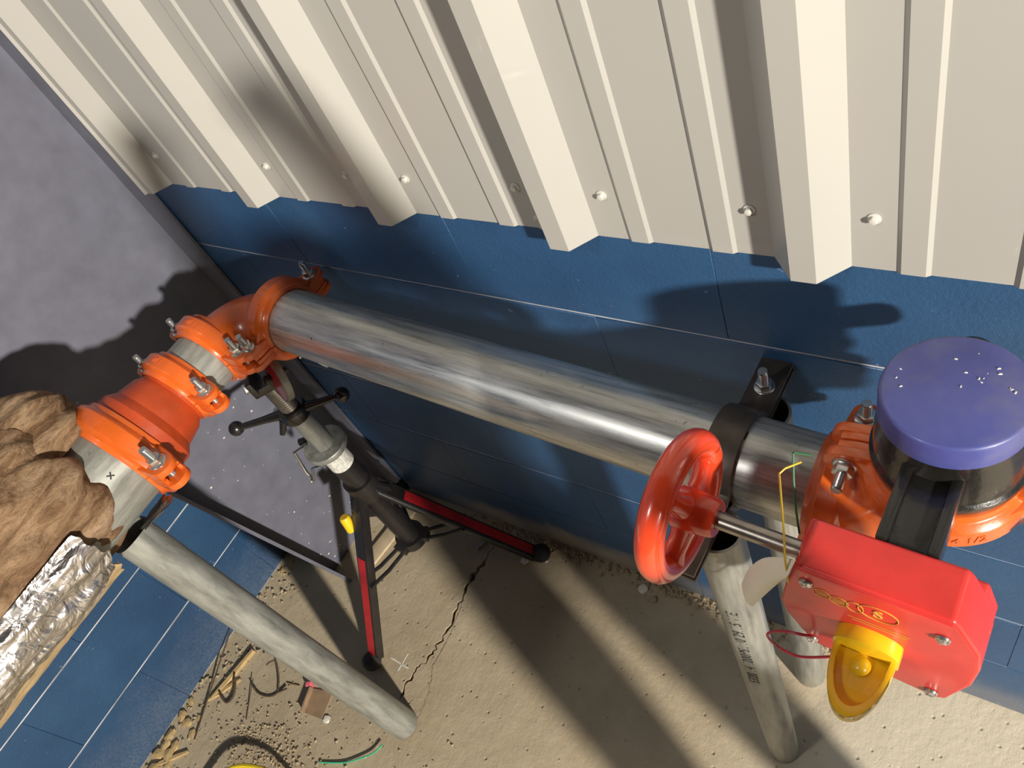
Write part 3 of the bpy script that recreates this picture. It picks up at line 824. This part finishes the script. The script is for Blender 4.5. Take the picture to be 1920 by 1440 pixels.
# ------------------------------------------------------------------ insulation on the thick pipe
ins = thing('pipe_insulation', 'torn brown fiberglass insulation bunched around the thick pipe', 'insulation', T(E1.x, -.52, E1.z))
def lump(nm, cx, cz, r, y0, y1, drift, seed, sx=1.0, sz=1.0, ny=70, na=110, amp=.022):
    vs = []; fs = []
    for j in range(ny+1):
        t = j/ny; y = y0+(y1-y0)*t
        end = min(1, math.sqrt(max(0, 1-(1-min(1, t/.10))**2)))       # round the near end off
        for i in range(na):
            a = 2*PI*i/na; ca, sa = math.cos(a), math.sin(a)
            q = Vector((ca*1.5+seed, y*5.0, sa*1.5))
            dr = noise.noise(q*1.2)*amp*1.5 + noise.noise(q*3.1)*amp*.7 + noise.noise(Vector((ca*7, y*26, sa*7+seed)))*amp*.22
            fold = -abs(noise.noise(Vector((a*1.1+seed, y*3.2, 0))))*amp*.9
            rr = (r + dr + fold)*(.60+.40*end)
            vs.append((cx+drift[0]*t+rr*ca*sx, y + noise.noise(q*1.7)*.02*(1-t), cz+drift[1]*t+rr*sa*sz))
    for j in range(ny):
        for i in range(na):
            k = (i+1) % na; fs.append((j*na+i, j*na+k, (j+1)*na+k, (j+1)*na+i))
    fs.append(tuple(range(na))); fs.append(tuple(ny*na+i for i in reversed(range(na))))
    return MB().add(vs, fs).build(nm, 'fiberglass', ins, angle=80)
lump('batt', -.032, .046, .138, -.002, -.95, (-.11, .17), 3.0, amp=.026)
lump('batt_layer', -.085, .092, .100, .075, -.80, (-.03, .04), 9.0, 1.0, .8, 50, 90, .024)
# foil facing wrapped round the underside, crumpled
def wrap(nm, mat, r, a0, a1, y0, y1, seed, amp, ny=60, na=40, th=.0006):
    vs = []; fs = []
    for j in range(ny+1):
        y = y0+(y1-y0)*j/ny
        for i in range(na+1):
            a = a0+(a1-a0)*i/na
            e = amp*(noise.noise(Vector((a*2.2+seed, y*9, 0))) + .9*abs(noise.noise(Vector((a*5+seed, y*21+a*3, 3)))) + .5*abs(noise.noise(Vector((a*11-y*20, y*30, seed)))))
            ed = .012*noise.noise(Vector((a*5, y*11, seed+4)))*(1 if j in (0, ny) or i in (0, na) else 0)
            vs.append(((r+e)*math.cos(a), y+ed, (r+e)*math.sin(a)))
    n1 = na+1
    for j in range(ny):
        for i in range(na): fs.append((j*n1+i, j*n1+i+1, (j+1)*n1+i+1, (j+1)*n1+i))
    off = len(vs)
    vs2 = [tuple(Vector(p) - Vector((p[0], 0, p[2])).normalized()*th) for p in vs]
    return MB().add(vs + vs2, fs + [tuple(off+i for i in reversed(f_)) for f_ in fs]).build(nm, mat, ins, smooth=True, angle=50)
wrap('foil_facing', 'foil', .107, math.radians(-26), math.radians(30), -.085, -.95, 2.0, .011)
wrap('kraft_edge', 'kraft', .106, math.radians(-110), math.radians(-22), -.09, -.95, 5.0, .005)
wrap('foil_flap', 'foil', .096, math.radians(-80), math.radians(-44), .045, -.02, 7.0, .008, 20, 20)

# ------------------------------------------------------------------ tag, wires and loop at the valve
tagp = thing('paper_tag', 'curled blank white paper tag hanging beside the red gearbox', 'tag')
TT = [(-0.1327,-0.3430,1.2096),(-0.1486,-0.3410,1.1989),(-0.1668,-0.3380,1.1760),(-0.1865,-0.3330,1.1276),(-0.2008,-0.3300,1.0755)]
BT = [(-0.1454,-0.3450,1.1657),(-0.1544,-0.3450,1.1442),(-0.1661,-0.3440,1.1137),(-0.1787,-0.3420,1.0785),(-0.1892,-0.3380,1.0461)]
TT = catmull(TT, 6); BT = catmull(BT, 6); vs = []; m_ = 6
for a_, b_ in zip(TT, BT):
    for j in range(m_+1):
        q = a_.lerp(b_, j/m_); vs.append((q.x, q.y - .006*math.sin(PI*j/m_), q.z))
n = len(TT)-1; w1 = m_+1
fs = [(i*w1+j, i*w1+j+1, (i+1)*w1+j+1, (i+1)*w1+j) for i in range(n) for j in range(m_)]
o2 = len(vs); vs += [(x, y+.0004, z) for x, y, z in vs]; fs += [tuple(o2+i for i in reversed(f_)) for f_ in fs]
MB().add(vs, fs).build('sheet', 'paper', tagp, angle=60)
def wire(name, label, cat, pts_, r, mat, group=None):
    # smooth a polyline a little
    P = [Vector(p) for p in pts_]
    o = MB().tube(P, r, 8).build(name, mat)
    return tag(o, label, cat, group)
wire('green_wire', 'thin dark green wire bent down beside the right pipe coupling', 'wire',
     [(-0.1622,-0.2150,1.1644),(-0.1743,-0.2250,1.1789),(-0.1745,-0.2260,1.1784),(-0.1691,-0.2450,1.1620),(-0.1620,-0.2650,1.1375),(-0.1573,-0.2750,1.1142)], .0011, 'green_wire')
wire('yellow_wire', 'thin yellow wire bent down in front of the handwheel shaft', 'wire',
     [(-0.1639,-0.2350,1.1821),(-0.1735,-0.2500,1.1895),(-0.1771,-0.2560,1.1876),(-0.1628,-0.2900,1.2015),(-0.1480,-0.3250,1.2145),(-0.1401,-0.3470,1.2121),(-0.1405,-0.3480,1.1682)], .0010, 'yellow_wire')
wire('red_wire_loop', 'small loop of thin red wire sticking out left of the gearbox', 'wire',
     catmull([(-.1294,-.343,1.0364),(-.1347,-.350,1.0523),(-.1498,-.352,1.0504),(-.1645,-.352,1.0354),(-.1725,-.352,1.0151),(-.164,-.350,.986),(-.1409,-.352,.9879),(-.107,-.350,1.0212)]), .0015, 'red_wire')

# ------------------------------------------------------------------ things lying on the floor
def fl3(P, z): return [(x, y, z if not isinstance(z, list) else z[i]) for i, (x, y) in enumerate(P)]
wire('yellow_cable', 'yellow cable looping up from the floor at the bottom edge', 'cable',
     catmull([(-1.56,-1.02,.006),(-1.53,-.95,.020),(-1.47,-.875,.045),(-1.40,-.838,.052),(-1.31,-.825,.048),(-1.22,-.845,.030),(-1.15,-.91,.008),(-1.14,-1.05,.007)], 8), .0062, 'yellow_cable')
wire('thin_stick', 'long thin dark stick lying against the left wall foot', 'stick', fl3([(-1.745,-.600),(-1.713,-.731),(-1.659,-.874)], [.035,.012,.004]), .0020, 'bark')
def sliver(name, label, cat, a, b, w, h, mat, lift=0.0):
    a = Vector((*a, 0)); b = Vector((*b, 0)); d = b-a; L_ = d.length; mx = frame(a, UZ, d)
    m = MB().add([(0,-w*.2,0),(L_*.3,-w,0),(L_,-w*.4,0),(L_,w*.4,0),(L_*.5,w,0),(0,w*.3,0),(0,-w*.2,h),(L_*.3,-w,h*1.1),(L_,-w*.4,h+lift),(L_,w*.4,h+lift),(L_*.5,w,h),(0,w*.3,h)],
                 [tuple(reversed(range(6))), tuple(range(6,12))]+[(i,(i+1)%6,6+(i+1)%6,6+i) for i in range(6)])
    return tag(m.build(name, mat, None, mx, smooth=False), label, cat)
sliver('wood_splinter', 'long pale wood splinter beside the left wall', 'splinter', (-1.690,-.766), (-1.655,-.610), .009, .008, 'wood', .006)
sliver('wood_splinter', 'shorter pale wood splinter lying behind the long one', 'splinter', (-1.700,-.780), (-1.640,-.690), .006, .006, 'wood')
wire('bent_strip', 'dark crescent-shaped scrap lying left of the thin wires', 'scrap', catmull(fl3([(-1.644,-.692),(-1.622,-.731),(-1.636,-.757),(-1.668,-.747)], [.022,.012,.005,.014])), .0032, 'bark')
wire('wire_scrap', 'thin straight dark wire scrap on the floor', 'scrap', fl3([(-1.595,-.670),(-1.563,-.735),(-1.544,-.765)], [.014,.004,.003]), .0012, 'bark')
wire('bent_strip', 'dark shallow arc of scrap under the hooked twig', 'scrap', catmull(fl3([(-1.592,-.685),(-1.555,-.695),(-1.517,-.686),(-1.498,-.665),(-1.478,-.649)], [.012,.004,.003,.004,.010])), .0026, 'bark')
wire('hooked_twig', 'thin dark twig with a hooked end standing off the floor', 'twig', catmull(fl3([(-1.566,-.625),(-1.557,-.613),(-1.541,-.606),(-1.518,-.638),(-1.503,-.668)], [.030,.034,.032,.012,.003])), .0022, 'bark')
wire('red_twig', 'short reddish twig beside the pink scrap', 'twig', fl3([(-1.493,-.637),(-1.450,-.627)], .003), .0016, 'wood_dark')
cp = thing('cardboard_piece', 'flat brown square of cardboard on the floor beside the leaning leg', 'cardboard')
MB().prism([(-1.409,-.616),(-1.345,-.598),(-1.331,-.667),(-1.393,-.676)], .001, .004).build('sheet', 'card', cp, smooth=False)
MB().prism([(-1.409,-.616),(-1.393,-.676),(-1.389,-.675),(-1.405,-.615)], .004, .020).build('folded_edge', 'card', cp, smooth=False)
o = MB().box((-.008,-.006,0), (.008,.006,.018)).build('pink_scrap', 'pink', None, T(-1.418,-.612,.001) @ R(.5,'Z'), bevel=.001); tag(o, 'small pink scrap at the corner of the cardboard', 'scrap')
def stone_mesh(seed, mat, flat=.6):
    bm = bmesh.new(); bmesh.ops.create_icosphere(bm, subdivisions=1, radius=1.0)
    for v_ in bm.verts:
        v_.co *= 1+.35*noise.noise(v_.co*1.7+Vector((seed*3.1, 0, 0))); v_.co.z *= flat
    zmin = min(v_.co.z for v_ in bm.verts)
    for v_ in bm.verts: v_.co.z -= zmin
    me = bpy.data.meshes.new('stone'); bm.to_mesh(me); bm.free(); me.materials.append(M[mat]); return me
def stone(name, label, cat, x, y, s, me, group=None, flat=1):
    o = inst(name, me, None, T(x, y, 0) @ R(rnd.uniform(0, 6), 'Z') @ Matrix.Diagonal((s, s*rnd.uniform(.6, 1), s*.8, 1)))
    return tag(o, label, cat, group)
SW, SW2 = stone_mesh(1, 'white_chip'), stone_mesh(2, 'white_chip', .35)
stone('plaster_crumb', 'larger white plaster crumb beside the right foot of the jack stand', 'crumb', -1.022, -.080, .013, SW)
stone('plaster_crumb', 'tiny white plaster crumb right of the jack stand foot', 'crumb', -.965, -.060, .006, SW)
stone('white_flake', 'pointed white flake lying beside the brown cardboard', 'flake', -1.318, -.661, .012, SW2)
stone('white_flake', 'pale flake on the floor left below the handwheel', 'flake', -.690, -.036, .014, SW2)
SG = [stone_mesh(k, 'gravel') for k in (3, 4, 5)]
stone('stone', 'single round stone on the floor below the handwheel', 'stone', -.655, -.052, .012, SG[0])
CH_ = [stone_mesh(k, 'wood', .3) for k in (6, 7, 8)]
for i, (x, y, s) in enumerate(((-1.745,-.845,.020),(-1.715,-.852,.017),(-1.690,-.826,.012),(-1.735,-.924,.022),(-1.742,-.899,.020),(-1.736,-.950,.024),(-1.705,-.915,.018),
                               (-1.748,-.805,.014),(-1.678,-.866,.014),(-1.708,-.938,.020),(-1.725,-.985,.020),(-1.690,-.960,.015),(-1.738,-.384,.014),(-1.728,-.350,.010))):
    stone('wood_chip', 'pale wood chip lying in the debris along the left wall foot', 'wood chip', x, y, s, CH_[i % 3], 'wood chips along the left wall')
sliver('wood_splinter', 'pale stick at the front of the wood chips along the left wall', 'splinter', (-1.735,-.985), (-1.655,-.905), .006, .007, 'wood')
o = MB().lathe([(1e-5,0),(.0042,0),(.0042,.050),(1e-5,.050)], 12, close=False).lathe([(1e-5,-.006),(.008,-.006),(.008,0),(1e-5,0)], 6, close=False).build('loose_bolt', 'zinc', None, frame((-1.171,-.095,.0085), (.025,.051,-.004)))
tag(o, 'loose bolt lying on the floor near the jack stand foot', 'bolt')
wire('green_string', 'green string lying on the floor near the foot of the leaning leg', 'string', catmull(fl3([(-1.269,-.752),(-1.213,-.727),(-1.180,-.706),(-1.142,-.672),(-1.127,-.643)], [.003,.004,.006,.009,.012])), .0022, 'green_string')
pk = MB().box((0, -.022, 0), (.21, .022, .010)).build('wood_plank', 'plywood', None, frame((-1.474,-.262,.0005), UZ, Vector((.03,.20,0))), bevel=.001)
tag(pk, 'short pale plank on the floor behind the jack stand', 'plank')

def rubble(name, label, n, place, s0, s1, mat, seed):
    r_ = random.Random(seed); m = MB()
    base = [(1,0,0),(-.9,.1,0),(.1,.9,0),(0,-1,.1),(.1,0,.8),(0,.1,-.5)]
    fc = [(0,2,4),(2,1,4),(1,3,4),(3,0,4),(2,0,5),(1,2,5),(3,1,5),(0,3,5)]
    for _ in range(n):
        x, y, z = place(r_); s = s0+(s1-s0)*r_.random()**3
        m.add([(a*r_.uniform(.6,1.2), b*r_.uniform(.5,1.1), c*r_.uniform(.6,1.1)) for a, b, c in base], fc,
              T(x, y, z+s*.3) @ R(r_.uniform(0, 6), 'Z') @ R(r_.uniform(-.4, .4), 'X') @ Matrix.Scale(s, 4))
    o = m.build(name, mat, None, smooth=False); return tag(o, label, 'debris', kind='stuff')
def by_left(r_):
    d = abs(r_.gauss(0, .055)); y = r_.uniform(-1.35, -.36); return (XL+.008+d, y, 0)
def by_back(r_):
    d = abs(r_.gauss(0, .016)); x = r_.choice((r_.uniform(-1.25,-.1), r_.gauss(-1.0,.10), r_.gauss(-.55,.12))); return (x, -.004-d, 0)
def around(r_): return (r_.uniform(-1.72,-.95), r_.uniform(-1.1,-.55), 0)
def heap(r_): return (r_.gauss(-1.42,.09), r_.gauss(-.80,.045), 0)
def all_(r_): return (r_.uniform(-1.45,.3), r_.uniform(-1.0,-.03), 0)
rubble('wall_rubble', 'gravelly crumbs heaped along the foot of the left blue wall', 520, by_left, .0012, .010, 'gravel', 1)
rubble('wall_rubble', 'gravelly crumbs along the foot of the back blue wall', 1100, by_back, .0012, .010, 'gravel', 2)
rubble('floor_crumbs', 'fine crumbs scattered on the concrete by the yellow cable', 900, around, .0008, .005, 'gravel', 3)
rubble('dirt_heap', 'low heap of grit on the concrete behind the yellow cable', 1000, heap, .001, .007, 'gravel', 4)
rubble('floor_grit', 'sparse grit scattered over the open concrete floor', 260, all_, .0006, .0025, 'white_chip', 5)

# ------------------------------------------------------------------ the person taking the picture (their shadow falls on floor and wall)
def build_person():
    face = Vector((-.90, .436, 0)).normalized(); side = Vector((.436, .90, 0)).normalized()      # side = toward their right hand
    C0 = Vector((.372, -.705, 0))
    def P(f, s_, z):
        k = max(0.0, min(1.0, (z-.5)/.5))          # the trunk leans to their left
        return C0 + face*f + side*(s_ - .065*k) + Vector((0, 0, z*(1-.03*k)))
    V = []; Rr = []; Ed = []; Tg = []
    def add(p, r, tg, link=None):
        V.append(tuple(p)); Rr.append(r); Tg.append(tg)
        if link is not None: Ed.append((link, len(V)-1))
        return len(V)-1
    pel = add(P(-.02, 0, .92), (.128, .110), 'trousers')
    wst = add(P(-.01, 0, 1.06), (.108, .100), 'jacket', pel)
    chs = add(P(.0, 0, 1.24), (.118, .105), 'jacket', wst)
    col_ = add(P(.0, 0, 1.38), (.085, .080), 'jacket', chs)
    nk = add(P(.02, 0, 1.455), (.055, .055), 'skin', col_)
    for s_ in (-1, 1):
        hp = add(P(-.01, s_*.085, .85), (.108, .108), 'trousers', pel)
        kn = add(P(.02, s_*.108, .47), (.074, .074), 'trousers', hp)
        cf = add(P(.0, s_*.122, .30), (.060, .060), 'trousers', kn)
        an = add(P(-.02, s_*.122, .10), (.048, .048), 'boots', cf)
        hl = add(P(-.03, s_*.122, .045), (.044, .040), 'boots', an)
        to = add(P(.15, s_*.135, .032), (.040, .030), 'boots', hl)
        sh = add(P(.01, s_*.122, 1.365), (.052, .052), 'jacket', col_)
        el = add(P(.17, s_*.128, 1.44), (.042, .042), 'jacket', sh)
        wr = add(P(.255, s_*.095, 1.68), (.030, .030), 'skin', el)
        pm = add(P(.270, s_*.085, 1.745), (.028, .020), 'skin', wr)
        for k, (df, ds, dz) in enumerate(((.020, .012, .055), (.012, .004, .066), (.002, -.006, .064), (-.008, -.014, .052))):
            a_ = add(P(.270+df*.7, s_*(.085+ds), 1.745+dz*.62), (.0095, .0095), 'skin', pm)
            add(P(.270+df*.7+.018, s_*(.085+ds-.018), 1.745+dz), (.0085, .0085), 'skin', a_)
        th_ = add(P(.278, s_*.062, 1.752), (.011, .011), 'skin', pm)
        add(P(.288, s_*.046, 1.780), (.009, .009), 'skin', th_)
    me = bpy.data.meshes.new('person'); me.from_pydata(V, Ed, [])
    ob = bpy.data.objects.new('person', me); COL.objects.link(ob)
    sk = ob.modifiers.new('skin', 'SKIN'); sk.use_smooth_shade = True
    for i, d_ in enumerate(me.skin_vertices[0].data):
        d_.radius = Rr[i]; d_.use_root = (i == pel)
    sb = ob.modifiers.new('sub', 'SUBSURF'); sb.levels = 2; sb.render_levels = 2
    dg = bpy.context.evaluated_depsgraph_get()
    m2 = bpy.data.meshes.new_from_object(ob.evaluated_get(dg)); ob.modifiers.clear(); ob.data = m2
    order = ['trousers', 'jacket', 'skin', 'boots']
    for nme in order: m2.materials.append(M[nme])
    seg = [(Vector(V[a]), Vector(V[b]), Tg[b]) for a, b in Ed]
    for p in m2.polygons:
        c = p.center; best = None
        for a, b, tg in seg:
            d_ = b-a; t_ = max(0, min(1, (c-a).dot(d_)/max(d_.length_squared, 1e-9))); q = (c-a-d_*t_).length
            if best is None or q < best[0]: best = (q, tg)
        p.material_index = order.index(best[1]); p.use_smooth = True
    tag(ob, 'person in dark work clothes holding both hands up, whose leg shadows cross the floor', 'person')
    # head with face, ears and hair
    hm = frame(P(.03, 0, 1.555), UZ, side)
    hd_ = MB(); vs_ = []; na, nb = 28, 20
    for j in range(nb+1):
        ph = PI*j/nb
        for i in range(na):
            a = 2*PI*i/na; x = .072*math.sin(ph)*math.cos(a); y = .092*math.sin(ph)*math.sin(a); z = -.112*math.cos(ph)
            if z < -.03: x *= 1-.25*((-z-.03)/.08); 
            fr = max(0, y/.092)
            if abs(x) < .014 and y > .06 and -.035 < z < .02: y += .022*(1-abs(x)/.014)*(1-abs(z+.028)/.05)
            if abs(abs(x)-.03) < .014 and y > .05 and abs(z-.008) < .012: y -= .010
            if abs(x) < .024 and y > .05 and abs(z+.058) < .006: y += .004
            vs_.append((x, y, z))
    fs_ = [(j*na+i, j*na+(i+1) % na, (j+1)*na+(i+1) % na, (j+1)*na+i) for j in range(nb) for i in range(na)]
    hd_.add(vs_, fs_, hm @ Matrix(((1,0,0,0),(0,1,0,0),(0,0,1,0),(0,0,0,1))) if (hm.to_3x3() @ Vector((0,1,0))).dot(face) > 0 else hm @ R(PI, 'Z'))
    hk = hm if (hm.to_3x3() @ Vector((0,1,0))).dot(face) > 0 else hm @ R(PI, 'Z')
    for s_ in (-1, 1):
        hd_.sphere((0, 0, 0), 1.0, 12, hk @ T(s_*.074, -.005, -.005) @ Matrix.Diagonal((.010, .018, .030, 1)))
    hd_.build('head', 'skin', ob, angle=80)
    MB().lathe([(max(1e-5, .082*math.sin(PI*i/20)), .122*math.cos(PI*i/20)-.002) for i in range(10)], 28, hk @ T(0, -.012, .006) @ R(math.radians(18), 'X') @ Matrix.Diagonal((.98, 1.12, 1, 1)), close=False).build('hair', 'bark', ob, angle=80)
    for s_ in (-1, 1):
        MB().sphere((0, 0, 0), .0095, 12, hk @ T(s_*.030, .075, .008)).build('eye', 'white_chip', ob)
build_person()

bpy.context.view_layer.update()
